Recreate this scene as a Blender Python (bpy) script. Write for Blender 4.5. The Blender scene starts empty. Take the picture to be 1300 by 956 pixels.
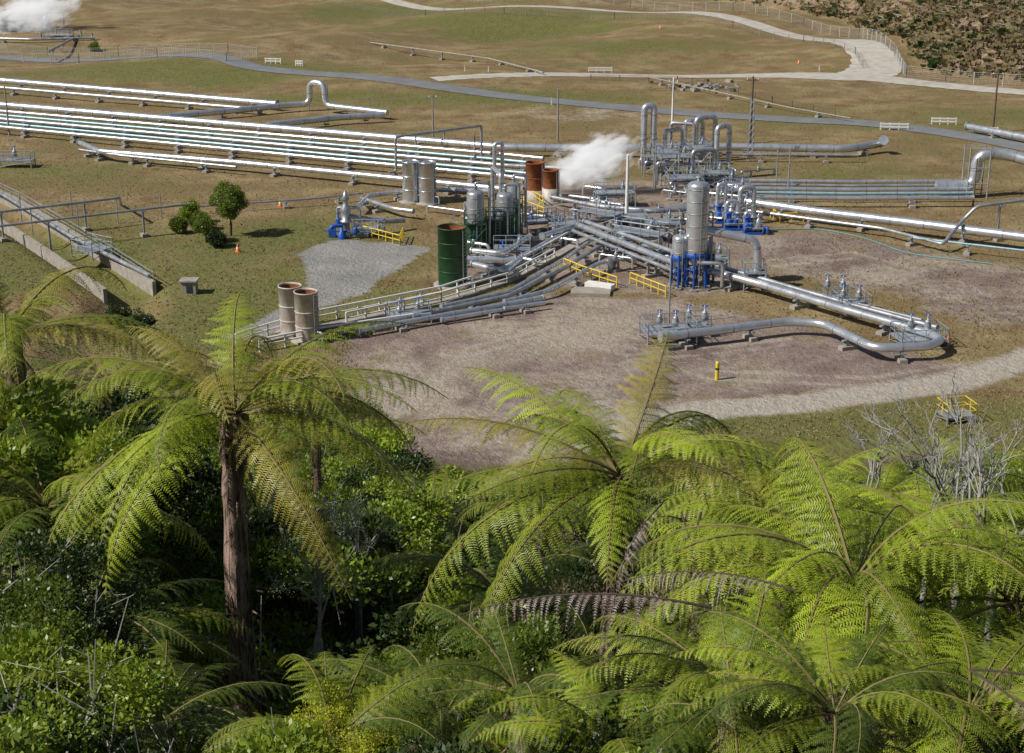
import bpy, math, random
import numpy as np
from mathutils import Vector, Matrix
random.seed(7); rng=np.random.default_rng(7)
# ---------------------------------------------------------------- survey: photo measurement -> metres on the ground
H=44.0; FP=2000.0; PIT=math.atan(686/2000.0); cP,sP=math.cos(PIT),math.sin(PIT)
def G(px,py,z=0.0):
    v=(px-650)/FP; w=(py-478)/FP
    d=np.array([v,cP-w*sP,-sP-w*cP]); t=(z-H)/d[2]
    return np.array([d[0]*t,d[1]*t,z])
def W(px,py,z=0.0):
    p=G(px,py,0.0); return np.array([p[0],p[1],z])
def AT(px,py,dist):
    v=(px-650)/FP; w=(py-478)/FP
    d=np.array([v,cP-w*sP,-sP-w*cP]); t=dist/d[1]
    return np.array([d[0]*t,dist,H+d[2]*t])
# ---------------------------------------------------------------- helpers
def link(o): bpy.context.scene.collection.objects.link(o); return o
def empty(name,loc):
    e=bpy.data.objects.new(name,None); e.location=[float(c) for c in loc]; e.empty_display_size=0.3; return link(e)
class NT:
    def __init__(s,name):
        s.m=bpy.data.materials.new(name); s.m.use_nodes=True; s.t=s.m.node_tree; s.t.nodes.clear()
        s.out=s.n('ShaderNodeOutputMaterial')
    def n(s,t,**k):
        x=s.t.nodes.new(t)
        for a,b in k.items(): setattr(x,a,b)
        return x
    def l(s,a,b): s.t.links.new(a,b)
    def coord(s): return s.n('ShaderNodeTexCoord').outputs['Object']
    def noise(s,scale,det=4,rough=.6,vec=None):
        x=s.n('ShaderNodeTexNoise'); x.inputs['Scale'].default_value=scale; x.inputs['Detail'].default_value=det; x.inputs['Roughness'].default_value=rough
        s.l(vec if vec is not None else s.coord(),x.inputs['Vector']); return x.outputs['Fac']
    def ramp(s,fac,a,b,c0=(0,0,0,1),c1=(1,1,1,1)):
        r=s.n('ShaderNodeValToRGB'); r.color_ramp.elements[0].position=a; r.color_ramp.elements[1].position=b
        r.color_ramp.elements[0].color=c0; r.color_ramp.elements[1].color=c1; s.l(fac,r.inputs['Fac']); return r.outputs['Color']
    def mix(s,fac,a,b,mode='MIX'):
        x=s.n('ShaderNodeMix'); x.data_type='RGBA'; x.blend_type=mode
        if isinstance(fac,(int,float)): x.inputs[0].default_value=fac
        else: s.l(fac,x.inputs[0])
        for v,i in ((a,6),(b,7)):
            if isinstance(v,tuple): x.inputs[i].default_value=(v[0],v[1],v[2],1)
            else: s.l(v,x.inputs[i])
        return x.outputs[2]
    def math(s,op,a,b,clamp=False,c=None):
        x=s.n('ShaderNodeMath'); x.operation=op; x.use_clamp=clamp
        for v,i in ((a,0),(b,1)):
            if isinstance(v,(int,float)): x.inputs[i].default_value=v
            else: s.l(v,x.inputs[i])
        if c is not None: x.inputs[2].default_value=c
        return x.outputs[0]
    def bump(s,h,st,dist=.1):
        b=s.n('ShaderNodeBump'); b.inputs['Strength'].default_value=st; b.inputs['Distance'].default_value=dist; s.l(h,b.inputs['Height']); return b.outputs['Normal']
def paint(name,col,rough=.5,metal=0.,var=.25,scale=1.5,dirt=None,bump=0.):
    t=NT(name); n1=t.noise(scale,3); 
    dark=tuple(c*(1-var) for c in col) if dirt is None else dirt
    c=t.mix(t.ramp(n1,.35,.7),dark if dirt is None else col,col if dirt is None else dirt)
    c=t.mix(t.math('MULTIPLY',t.noise(scale*6,2),var),c,tuple(x*.45 for x in col))
    b=t.n('ShaderNodeBsdfPrincipled'); t.l(c,b.inputs['Base Color']); b.inputs['Metallic'].default_value=metal
    t.l(t.math('MULTIPLY_ADD',n1,.3,c=rough-.12),b.inputs['Roughness'])
    if bump: t.l(t.bump(t.noise(scale*4,2),bump,.05),b.inputs['Normal'])
    t.l(b.outputs[0],t.out.inputs[0]); return t.m
M={}
M['silver']=paint('aluminium_cladding',(.74,.77,.81),.26,.72,.2,.8,bump=.12)
M['silver2']=paint('aluminium_weathered',(.56,.58,.61),.34,.6,.35,.9,bump=.2)
M['band']=paint('cladding_band',(.34,.35,.37),.45,.5)
M['galv']=paint('galvanised_steel',(.40,.44,.48),.45,.4)
M['cyan']=paint('pale_blue_pipe',(.36,.58,.68),.35,.3)
M['blue']=paint('blue_paint',(.012,.10,.46),.45,0,.3,3)
M['green']=paint('dark_green_paint',(.012,.07,.022),.5,0,.35,1.2)
M['rust']=paint('rust',(.33,.11,.035),.85,0,.5,2)
M['tank']=paint('stained_tank',(.55,.53,.49),.6,.1,.3,1.2,dirt=(.34,.24,.17))
M['yellow']=paint('yellow_paint',(.78,.58,.04),.5,0,.2,3)
M['white']=paint('white_paint',(.82,.81,.78),.55,0,.15,2)
M['conc']=paint('concrete',(.40,.36,.31),.85,0,.35,1.3,bump=.4)
M['wood']=paint('weathered_timber',(.17,.13,.09),.85,0,.4,5)
M['polegrey']=paint('grey_pole',(.33,.31,.28),.8,0,.3,3)
M['orange']=paint('orange_plastic',(.80,.14,.02),.5,0,.1,3)
M['dark']=paint('dark_steel',(.05,.055,.06),.6,.3,.3,3)
M['roof']=paint('grey_roofing',(.30,.33,.35),.6,.2,.2,3)
M['bluegrey']=paint('cable_jacket',(.12,.33,.36),.5,0,.2,3)
class B:
    def __init__(s): s.v=[];s.f=[];s.mi=[];s.sm=[];s.n=0;s.mats=[]
    def mat(s,k):
        if k not in s.mats: s.mats.append(k)
        return s.mats.index(k)
    def add(s,vs,fs,k,smooth=False):
        s.v.append(np.asarray(vs,float)); o=s.n; s.n+=len(vs); m=s.mat(k)
        for f in fs: s.f.append([i+o for i in f]); s.mi.append(m); s.sm.append(smooth)
    def box(s,c,size,k,rz=0.):
        x,y,z=[q/2 for q in size]; P=np.array([[a,b,d] for a in(-x,x) for b in(-y,y) for d in(-z,z)])
        R=np.array([[math.cos(rz),-math.sin(rz),0],[math.sin(rz),math.cos(rz),0],[0,0,1]])
        P=P@R.T+np.asarray(c,float)
        s.add(P,[(0,1,3,2),(4,6,7,5),(0,4,5,1),(2,3,7,6),(0,2,6,4),(1,5,7,3)],k)
    def tube(s,path,r,k,sides=12,fillet=None,band=None,cap=True):
        P=[np.asarray(p,float) for p in path]
        rmax=max(r) if hasattr(r,'__len__') else r
        if fillet is None: fillet=rmax*3.
        Q=[P[0]]
        for i in range(1,len(P)-1):
            a,b,c=P[i-1],P[i],P[i+1]; la=np.linalg.norm(a-b); lc=np.linalg.norm(c-b)
            d=min(fillet,la*.45,lc*.45)
            if d<1e-3: Q.append(b); continue
            p0=b+(a-b)/la*d; p2=b+(c-b)/lc*d
            for t in np.linspace(0,1,7 if sides>6 else 3): Q.append((1-t)**2*p0+2*t*(1-t)*b+t*t*p2)
        Q.append(P[-1]); Q=np.array(Q)
        rr=r if hasattr(r,'__len__') else [r]*len(Q)
        if len(rr)!=len(Q): rr=np.interp(np.linspace(0,1,len(Q)),np.linspace(0,1,len(rr)),rr)
        T=np.gradient(Q,axis=0); T/=np.linalg.norm(T,axis=1)[:,None]+1e-9
        up=np.array([0,0,1.]) if abs(T[0][2])<.9 else np.array([1.,0,0])
        N=np.cross(T[0],up); N/=np.linalg.norm(N); vs=[]
        ang=np.linspace(0,2*math.pi,sides,endpoint=False)
        for i in range(len(Q)):
            N=N-T[i]*np.dot(N,T[i]); N/=np.linalg.norm(N)+1e-9; Bn=np.cross(T[i],N)
            vs.append(Q[i]+rr[i]*(np.cos(ang)[:,None]*N+np.sin(ang)[:,None]*Bn))
        vs=np.concatenate(vs); fs=[]
        for i in range(len(Q)-1):
            for j in range(sides):
                j2=(j+1)%sides; fs.append((i*sides+j,i*sides+j2,(i+1)*sides+j2,(i+1)*sides+j))
        s.add(vs,fs,k,True)
        if cap:
            L=len(Q)-1; s.add(vs[:sides],[tuple(range(sides))[::-1]],k); s.add(vs[L*sides:],[tuple(range(sides))],k)
        if band:
            for i in range(len(P)-1):
                a,b=P[i],P[i+1]; L=np.linalg.norm(b-a); n=int(L/band)
                for q in range(n):
                    c=a+(b-a)*(q+.5)/n; t=(b-a)/L
                    s.tube([c-t*.05,c+t*.05],rmax*1.045,'band',sides,cap=False)
    def lathe(s,c,prof,k,sides=24):
        c=np.asarray(c,float); ang=np.linspace(0,2*math.pi,sides,endpoint=False); vs=[];fs=[]
        for r,z in prof: vs.append(np.stack([c[0]+r*np.cos(ang),c[1]+r*np.sin(ang),np.full(sides,c[2]+z)],1))
        for i in range(len(prof)-1):
            for j in range(sides):
                j2=(j+1)%sides; fs.append((i*sides+j,i*sides+j2,(i+1)*sides+j2,(i+1)*sides+j))
        s.add(np.concatenate(vs),fs,k,True)
    def rail(s,path,k='galv',h=1.1,r=.035,step=2.,toe=False,mid=True):
        P=[np.asarray(p,float) for p in path]
        for i in range(len(P)-1):
            a,b=P[i],P[i+1]; L=np.linalg.norm(b-a); n=max(1,int(round(L/step)))
            up=np.array([0,0,h])
            for q in range(n+1):
                c=a+(b-a)*q/n; s.tube([c,c+up],r*1.1,k,6)
            s.tube([a+up,b+up],r,k,6)
            if mid: s.tube([a+up*.52,b+up*.52],r*.8,k,6)
    def platform(s,c,w,d,z,k='galv',rz=0.,railk='galv',legs=True):
        c=np.asarray(c,float); R=np.array([[math.cos(rz),-math.sin(rz),0],[math.sin(rz),math.cos(rz),0],[0,0,1]])
        q=[c+R@np.array([a*w/2,b*d/2,z]) for a,b in((-1,-1),(1,-1),(1,1),(-1,1))]
        s.box(c+np.array([0,0,z]),(w,d,.12),k,rz)
        s.rail(q+[q[0]],railk,1.1,.04,1.2)
        if legs:
            for p in q: s.tube([p*np.array([1,1,0]),p],.08,k,6)
            for i in range(4):
                a=q[i]; b=q[(i+1)%4]; s.tube([a*np.array([1,1,.15]),b*np.array([1,1,.9])],.04,k,5)
    def valve(s,p,z=1.5,k='galv',sz=1.):
        p=np.asarray(p,float); c=np.array([p[0],p[1],z])
        s.lathe(c,[(0,-.5*sz),(.35*sz,-.45*sz),(.45*sz,0),(.3*sz,.35*sz),(.32*sz,.4*sz),(.32*sz,.55*sz),(.12*sz,.6*sz),(.09*sz,1.3*sz),(0,1.32*sz)],k,12)
        ang=np.linspace(0,2*math.pi,13); s.tube([c+np.array([math.cos(a)*.35*sz,math.sin(a)*.35*sz,1.25*sz]) for a in ang],.04*sz,'blue',5,fillet=.01,cap=False)
        s.box(c+np.array([0,0,1.25*sz]),(.7*sz,.04,.04),'blue'); s.box(c+np.array([0,0,1.25*sz]),(.04,.7*sz,.05),'blue')
    def make(s,name,parent=None):
        me=bpy.data.meshes.new(name); V=np.concatenate(s.v); me.from_pydata(V.tolist(),[],s.f)
        for k in s.mats: me.materials.append(M[k])
        me.polygons.foreach_set('material_index',s.mi); me.polygons.foreach_set('use_smooth',s.sm); me.update()
        o=bpy.data.objects.new(name,me); link(o)
        if parent: o.parent=parent
        return o
def quads(name,V,mat,nv=4):
    n=len(V)//nv; me=bpy.data.meshes.new(name); me.vertices.add(len(V)); me.vertices.foreach_set('co',np.asarray(V,np.float32).ravel())
    me.loops.add(len(V)); me.loops.foreach_set('vertex_index',np.arange(len(V),dtype=np.int32))
    me.polygons.add(n); me.polygons.foreach_set('loop_start',np.arange(0,len(V),nv,dtype=np.int32))
    me.polygons.foreach_set('loop_total',np.full(n,nv,dtype=np.int32))
    me.materials.append(mat); me.update(calc_edges=True); return me
# ---------------------------------------------------------------- terrain height
def sstep(x,a,b): t=np.clip((x-a)/(b-a),0,1); return t*t*(3-2*t)
def segd(X,Y,a,b):
    dx,dy=b[0]-a[0],b[1]-a[1]; L=dx*dx+dy*dy+1e-9; t=np.clip(((X-a[0])*dx+(Y-a[1])*dy)/L,0,1)
    return np.hypot(X-a[0]-t*dx,Y-a[1]-t*dy)
def pld(X,Y,pts):
    d=np.full(np.shape(X),1e9)
    for i in range(len(pts)-1): d=np.minimum(d,segd(X,Y,pts[i],pts[i+1]))
    return d
def psd(X,Y,pts): # signed, positive inside
    d=pld(X,Y,list(pts)+[pts[0]]); ins=np.zeros(np.shape(X),bool); n=len(pts)
    for i in range(n):
        x1,y1=pts[i][0],pts[i][1]; x2,y2=pts[(i+1)%n][0],pts[(i+1)%n][1]
        c=((y1>Y)!=(y2>Y))&(X<(x2-x1)*(Y-y1)/((y2-y1)+1e-12)+x1); ins^=c
    return np.where(ins,d,-d)
def GP(l): return [G(*p)[:2] for p in l]
HILL=GP([(800,-22),(900,-4),(1000,12),(1085,32),(1150,70),(1175,92),(1300,104),(1420,112)])+[np.array([400,250.]),np.array([900,600.]),np.array([900,1500.]),np.array([60,1500.])]
CREEK=GP([(-120,205),(0,262),(90,318),(165,368),(150,405),(110,440),(60,480)])
def terr(X,Y):
    X=np.asarray(X,float);Y=np.asarray(Y,float)
    Yw=Y+ (3*np.sin(X*.07)+2*np.sin(X*.19+1))*sstep(Y,5,60)
    p=np.interp(Yw,[-400,-60,-10,0,10,22,40,60,85,104,118],[60,46,42.6,42,35.5,28,20,12.5,4.6,.6,0])
    und=(np.sin(X*.045+Y*.03)+.7*np.sin(X*.09-Y*.06+2)+.5*np.sin(X*.02+Y*.11))
    h=p+und*(.45*sstep(Y,262,310)+.6*sstep(Y,300,350))
    h=h+.5*und*sstep(Y,20,50)*(1-sstep(Y,90,112))
    hd=psd(X,Y,HILL); hh=np.clip(hd,0,None)
    h=h+np.minimum(hh*.42,38+4*np.sin(X*.03))+sstep(hh,1,12)*(np.sin(X*.35+Y*.2)+np.sin(X*.16-Y*.3))*.7
    r=np.hypot(X,Y-200); h=h+sstep(r,620,1600)*(70+30*np.sin(X*.004)+25*np.sin(Y*.003+X*.002))
    c=pld(X,Y,CREEK); h=h-1.6*(1-sstep(c,1.2,4.5))
    return h
def th(x,y): return float(terr(np.array([x]),np.array([y]))[0])
# ---------------------------------------------------------------- ground sheet
xs=np.concatenate([-np.geomspace(3500,125,40),np.arange(-124,124,.85),np.geomspace(125,3500,40)])
ys=np.concatenate([np.linspace(-900,-20,25),np.arange(-19,95,1.6),np.arange(95.5,230,.6),np.arange(230.5,480,1.25),np.geomspace(482,4000,45)])
X,Y=np.meshgrid(xs,ys); Z=terr(X,Y); ny,nx=X.shape
me=bpy.data.meshes.new('ground'); V=np.stack([X.ravel(),Y.ravel(),Z.ravel()],1)
me.vertices.add(len(V)); me.vertices.foreach_set('co',V.ravel())
I=np.arange(ny*nx).reshape(ny,nx); Fq=np.stack([I[:-1,:-1],I[:-1,1:],I[1:,1:],I[1:,:-1]],-1).reshape(-1,4).astype(np.int32)
me.loops.add(Fq.size); me.loops.foreach_set('vertex_index',Fq.ravel()); me.polygons.add(len(Fq))
me.polygons.foreach_set('loop_start',np.arange(0,Fq.size,4,dtype=np.int32)); me.polygons.foreach_set('loop_total',np.full(len(Fq),4,dtype=np.int32))
me.polygons.foreach_set('use_smooth',np.ones(len(Fq),bool)); me.update(calc_edges=True)
def soft(d,w=3.): return np.clip(.5+d/(2*w),0,1)
def un(*a):
    r=a[0]
    for b in a[1:]: r=np.maximum(r,b)
    return r
yard=GP([(425,432),(560,402),(700,372),(850,380),(1000,410),(1180,455),(1235,470),(1180,486),(1050,498),(900,515),(800,535),(700,590),(500,610),(478,540)])
yr=GP([(940,300),(1050,292),(1160,315),(1330,345),(1330,420),(1220,412),(1120,372),(1000,350),(945,335)])
core=GP([(560,300),(680,235),(760,225),(940,225),(980,290),(960,370),(850,385),(720,372),(640,352),(560,370)])
dirt=un(soft(psd(X,Y,yard),2.5),soft(psd(X,Y,yr),4)*.85,soft(psd(X,Y,core),3)*.62)
track=GP([(640,640),(700,578),(800,540),(900,521),(1050,508),(1200,488),(1300,458),(1400,420)])
pad=GP([(375,322),(400,312),(430,303),(490,307),(548,314),(522,330),(500,345),(460,372),(395,395),(330,432),(285,428),(340,400),(385,372),(392,345)])
t3=GP([(960,300),(1000,320),(1100,345),(1300,400)]); t5=GP([(560,470),(700,440),(800,400),(850,380)])
ruts=[[(500,520),(600,440),(700,415),(900,470),(1100,480),(1230,460)],[(505,530),(606,449),(700,424),(900,481),(1100,490),(1235,468)],[(720,560),(760,500),(800,450),(960,435),(1000,430)],[(738,563),(778,503),(812,458),(960,443),(1000,438)],[(980,330),(1080,320),(1200,350),(1290,390)],[(980,338),(1080,328),(1196,358),(1285,400)]]
rut=np.zeros_like(X)
for q in ruts: rut=np.maximum(rut,1-sstep(pld(X,Y,catq:=GP(q)),.25,1.0))
pale=un(1-sstep(pld(X,Y,track),1.0,3.6),(1-sstep(pld(X,Y,t3),.5,6))*.45,(1-sstep(pld(X,Y,t5),.5,5))*.42,rut*.58,np.exp(-((X-G(740,145)[0])/16)**2-((Y-G(740,145)[1])/10)**2)*.55)
padm=soft(psd(X,Y,pad),1.6)
def blob(px,py,rx,ry):
    c=G(px,py); return np.exp(-(((X-c[0])/rx)**2+((Y-c[1])/ry)**2))
green=un(blob(230,95,34,16),blob(310,400,14,22),blob(290,330,14,18)*.8,blob(600,125,38,9)*.9,blob(60,215,18,9)*.7,blob(1150,550,26,8)*1.3,blob(960,560,16,8)*1.2,blob(1180,150,30,14)*.6,blob(20,330,26,18)*1.,blob(390,300,12,10)*.8,blob(640,28,38,24)*.9,blob(470,10,30,22)*.9,blob(1050,540,25,6)*1.3,blob(560,380,14,10)*.8,blob(1150,220,30,8)*.5,blob(150,160,25,8)*.6,blob(750,60,30,18)*.6)
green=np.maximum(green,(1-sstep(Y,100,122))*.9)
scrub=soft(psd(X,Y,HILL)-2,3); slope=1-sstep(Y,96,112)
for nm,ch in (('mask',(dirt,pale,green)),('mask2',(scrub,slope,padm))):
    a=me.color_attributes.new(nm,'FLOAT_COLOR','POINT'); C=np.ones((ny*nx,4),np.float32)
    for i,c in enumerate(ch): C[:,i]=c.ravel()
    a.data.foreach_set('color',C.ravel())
t=NT('dry_grassland'); co=t.coord()
a1=t.n('ShaderNodeAttribute'); a1.attribute_name='mask'; s1=t.n('ShaderNodeSeparateColor'); t.l(a1.outputs['Color'],s1.inputs[0])
a2=t.n('ShaderNodeAttribute'); a2.attribute_name='mask2'; s2=t.n('ShaderNodeSeparateColor'); t.l(a2.outputs['Color'],s2.inputs[0])
nB=t.noise(.16,5,.7,co); nC=t.noise(.9,4,.72,co); nD=t.noise(5,2,.7,co); nE=t.noise(.055,5,.7,co)
base=t.mix(t.ramp(nB,.38,.62),(.20,.13,.065),(.36,.275,.145))
base=t.mix(t.ramp(nE,.48,.6),base,(.25,.17,.088))
gf=t.math('ADD',s1.outputs[2],t.math('MULTIPLY_ADD',nE,2.6,c=-1.2))
gf=t.math('ADD',gf,t.math('MULTIPLY_ADD',nB,1.2,c=-.6))
base=t.mix(t.math('MULTIPLY',t.ramp(gf,.1,.85),.88),base,t.mix(t.ramp(nC,.35,.65),(.105,.12,.032),(.20,.20,.062)))
def edge(ch,amt,lo,hi):
    x=t.math('ADD',ch,t.math('MULTIPLY',t.math('SUBTRACT',nB,.5),amt)); x=t.math('ADD',x,t.math('MULTIPLY',t.math('SUBTRACT',nC,.5),amt*.8)); return t.ramp(x,lo,hi)
dc=t.mix(t.ramp(nB,.38,.58),(.20,.145,.13),(.33,.255,.225)); dc=t.mix(t.ramp(nE,.48,.58),dc,(.42,.35,.285)); dc=t.mix(t.math('MULTIPLY',t.ramp(nC,.48,.68),.55),dc,(.17,.14,.10)); dc=t.mix(t.math('MULTIPLY',t.ramp(nB,.54,.64),.7),dc,(.21,.175,.09))
base=t.mix(edge(s1.outputs[0],1.3,.36,.62),base,dc)
base=t.mix(edge(s1.outputs[1],1.2,.35,.85),base,t.mix(t.ramp(nC,.35,.65),(.38,.335,.28),(.52,.47,.40)))
base=t.mix(edge(s2.outputs[2],.9,.40,.58),base,t.mix(t.ramp(nB,.35,.65),(.25,.25,.24),(.37,.355,.33)))
base=t.mix(edge(s2.outputs[0],.8,.35,.6),base,t.mix(t.ramp(nC,.38,.62),(.13,.095,.05),(.40,.29,.20)))
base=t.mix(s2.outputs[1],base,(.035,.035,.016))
base=t.mix(t.math('MULTIPLY',t.ramp(nD,.35,.65),.32),base,t.mix(.45,base,(.06,.055,.03)))
base=t.mix(t.math('MULTIPLY',t.ramp(nC,.3,.7),.30),base,t.mix(.55,base,(.06,.05,.03)))
b=t.n('ShaderNodeBsdfPrincipled'); b.inputs['Roughness'].default_value=.95; b.inputs['Specular IOR Level'].default_value=.1; t.l(base,b.inputs['Base Color'])
t.l(t.bump(t.noise(1.6,4,.75,co),.8,.5),b.inputs['Normal']); t.l(b.outputs[0],t.out.inputs[0])
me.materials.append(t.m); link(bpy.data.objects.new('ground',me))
# ---------------------------------------------------------------- roads
M['gravel']=paint('pale_gravel',(.54,.50,.43),.95,0,.3,.5,bump=.5)
M['asphalt']=paint('aged_asphalt',(.20,.21,.22),.9,0,.25,.3,bump=.3)
def catmull(P,n=10):
    P=[np.asarray(p,float) for p in P]; Q=[]; P=[2*P[0]-P[1]]+P+[2*P[-1]-P[-2]]
    for i in range(1,len(P)-2):
        for t_ in np.linspace(0,1,n,endpoint=False):
            a,b_,c,d=P[i-1],P[i],P[i+1],P[i+2]
            Q.append(.5*((2*b_)+(-a+c)*t_+(2*a-5*b_+4*c-d)*t_**2+(-a+3*b_-3*c+d)*t_**3))
    Q.append(P[-2]); return np.array(Q)
def road(name,pix,width,k,lift=.07,jit=.1,n=14):
    C=catmull(GP(pix),n); T=np.gradient(C,axis=0); T/=np.linalg.norm(T,axis=1)[:,None]; S=np.stack([-T[:,1],T[:,0]],1)
    wv=np.interp(np.linspace(0,1,len(C)),np.linspace(0,1,len(width)),width)
    vs=[];m=7
    for i in range(len(C)):
        jl,jr=random.uniform(-jit,jit),random.uniform(-jit,jit)
        for j in range(m):
            u=(j/(m-1)*2-1)*wv[i]/2; u+= (jl if j==0 else jr if j==m-1 else 0)
            q=C[i]+S[i]*u; vs.append((q[0],q[1],th(q[0],q[1])+lift*(1 if 0<j<m-1 else .55)))
    fs=[(i*m+j,i*m+j+1,(i+1)*m+j+1,(i+1)*m+j) for i in range(len(C)-1) for j in range(m-1)]
    bb=B(); bb.add(vs,fs,k,True); return bb.make(name)
R2p=[(380,-25),(480,-3),(640,12),(790,17),(930,33),(1030,49),(1088,66),(1112,84),(1085,97),(1000,94),(900,90),(800,90),(700,95),(620,101),(550,106)]
road('gravel_road',R2p,[5,5,5,6,9,11,8,6,5,4.5],'gravel',.10,.3)
road('gravel_road',[(1075,96),(1140,102),(1200,108),(1300,118),(1400,128)],[9,7,5],'gravel',.13,.25)
R1p=[(-80,64),(0,67),(150,71),(270,78),(325,89),(450,101),(560,114),(700,128),(850,142),(1000,152),(1100,157),(1200,169),(1300,187),(1400,210)]
road('asphalt_road',R1p,[5.5,5.5],'asphalt',.16,.05)
# ---------------------------------------------------------------- pipelines
def cv(p): return W(p[0],p[1],p[2]) if len(p)==4 else G(p[0],p[1],p[2])
def pipeline(path,r,k='silver',sup=9.,name='steam_pipeline',band=3.5,flange=True,supk='conc'):
    b=B(); P=[cv(p) for p in path]; b.tube(P,r,k,14,band=band)
    for i in range(len(P)-1):
        a,c=P[i],P[i+1]; L=np.linalg.norm((c-a)[:2])
        if L<4 or abs(a[2]-c[2])>1.: continue
        n=max(1,int(L/sup)); rz=math.atan2(c[1]-a[1],c[0]-a[0])
        for q in range(n):
            m=a+(c-a)*(q+.5)/n; g=th(m[0],m[1]); hgt=m[2]-r-g
            if hgt<.15: continue
            b.box((m[0],m[1],g+.1),(.7,r*2+.8,.5),supk,rz)
            b.box((m[0],m[1],g+hgt/2+.1),(.18,.25,hgt-.1),'galv',rz)
            b.box((m[0],m[1],m[2]-r-.05),(.3,r*2+.4,.14),'galv',rz)
    if flange:
        for e,f in ((0,1),(-1,-2)):
            d=P[f]-P[e]; d/=np.linalg.norm(d); b.tube([P[e]-d*.02,P[e]+d*.14],r*1.3,'galv',14)
    return b.make(name)
pipeline([(-60,98,1.2),(0,102,1.2),(352,132,1.2)],.55)
pipeline([(-60,106,1.),(330,139,1.)],.33,'silver2')
p0=W(394,141);p1=W(413,143)
b=B(); P=[G(200,149,1.2),G(300,140,1.2),G(370,133,1.2),np.array([p0[0],p0[1],1.2]),np.array([p0[0],p0[1],4.9]),np.array([p1[0],p1[1],4.9]),np.array([p1[0],p1[1],1.2]),G(440,137,1.2),G(492,143,1.2)]
b.tube(P,.5,'silver',14,band=3.5)
b.tube([G(488,146,1.2),G(430,149,1.2),G(340,159,1.2)],.5,'silver',14,band=3.5)
for dx in (-.9,.9): b.tube([(p0[0]+1.3+dx*1.8,p0[1]+.8,0),(p0[0]+1.3+dx*1.8,p0[1]+.8,4.2)],.1,'galv',6)
for q in ((230,148),(280,144),(330,140),(360,158),(410,153),(460,148)):
    w_=W(q[0],q[1]+5); b.box((w_[0],w_[1],.35),(.6,1.4,.7),'conc')
b.make('pipe_expansion_loop')
for (yl,yr_,r,k) in ((133,187,.58,'silver'),(141,196,.28,'silver'),(146,203,.2,'cyan'),(151,210,.34,'silver2'),(156,217,.2,'cyan'),(161,223,.28,'silver')):
    ext={133:[(780,189,1.3),(905,186,1.3)],151:[(760,216,1.3)],161:[(690,231,1.3)]}.get(yl,[(690,yr_+5,1.3)])
    pipeline([(-60,yl-5,1.3),(0,yl,1.3),(640,yr_,1.3)]+ext,r,k)
pipeline([(101,181,1.4),(126,192,1.4),(300,206,1.4),(500,226,1.4),(640,240,1.4)],.4)
pipeline([(101,190,1.2),(150,197,1.2),(300,212,1.2)],.18,'silver2')
pipeline([(905,186,1.3),(1075,189,1.3),(1120,182,1.3),(1122,178,2.2)],.55)
pipeline([(925,196,1.1),(1090,197,1.1)],.2,'silver2')
for i,y in enumerate((231,236,241,246,252)):
    pipeline([(930,y-2,1.2),(1080,y,1.2),(1236,y-1,1.2)],(.26,.18,.28,.2,.28)[i],('silver','silver2','silver','cyan','silver')[i])
b=B(); e0=W(1236,250)
b.tube([e0+[-5,0,1.4],e0+[0,0,1.4],e0+[0,0,5.6],e0+[3.6,0,5.6],e0+[8,-2.5,4.6],e0+[18,-4,4.6]],.72,'silver',18,fillet=1.9,band=2.2)
for dx in (-1.3,1.3):
    for dy in (-1.3,1.3): b.tube([e0+[dx,dy,0],e0+[dx,dy,6.6]],.1,'galv',6)
for z in (2.,4.,6.4):
    for dy in (-1.3,1.3): b.tube([e0+[-1.3,dy,z],e0+[1.3,dy,z]],.07,'galv',6)
for dx in (6,12): b.tube([e0+[dx,-2.,0],e0+[dx,-2.,4.]],.16,'galv',8)
b.make('large_steam_pipe_elbow')
pipeline([(948,256,1.6),(1040,269,1.6),(1150,282,1.6),(1300,301,1.6),(1400,313,1.6)],.55)
pipeline([(940,266,1.1),(1120,290,1.1),(1197,310,1.1),(1222,280,2.6),(1240,262,4.2),(1300,254,4.6),(1380,250,4.6)],.2,'silver2')
pipeline([(1160,302,1.2),(1300,318,1.2)],.12,'cyan')
pipeline([(1228,160,1.1),(1300,174,1.1),(1390,190,1.1)],.5)
b=B(); b.tube([G(960,292,.08),G(1040,290,.08),G(1100,302,.08),G(1150,322,.08),G(1260,335,.08)],.06,'bluegrey',8,fillet=3); b.make('cable_on_ground')
pipeline([(898,343,1.6),(960,359,1.3),(1070,392,1.3),(1180,423,1.3),(1196,431,1.3),(1180,440,1.3),(1110,442,1.3),(1046,411,1.3),(1000,408,1.3),(905,420,1.3),(838,428,1.3)],.4,sup=7)
pipeline([(905,336,1.6),(1075,385,1.3),(1190,416,1.3)],.24,'silver2',sup=7)
pipeline([(960,352,1.0),(1060,378,1.0),(1170,406,1.0)],.12,'galv',sup=7,name='process_pipe')
b=B()
for (x,y,w,d,z) in ((1080,398,3,3,1.0),(1060,385,2.4,2,.8),(1166,437,4.4,3,.7),(848,432,4.6,3.4,1.0),(885,425,2.,2.,1.)):
    g=W(x,y); b.platform(g,w,d,z,rz=.15)
    b.valve(g+[.6,-.3,0],1.9,'galv',.8); b.valve(g+[-.8,.3,0],1.9,'galv',.7)
    b.tube([g+[-w/2,-d/2-.2,.2],g+[w/2,-d/2-.2,.2]],.08,'galv',6)
b.make('valve_access_platform')
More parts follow.
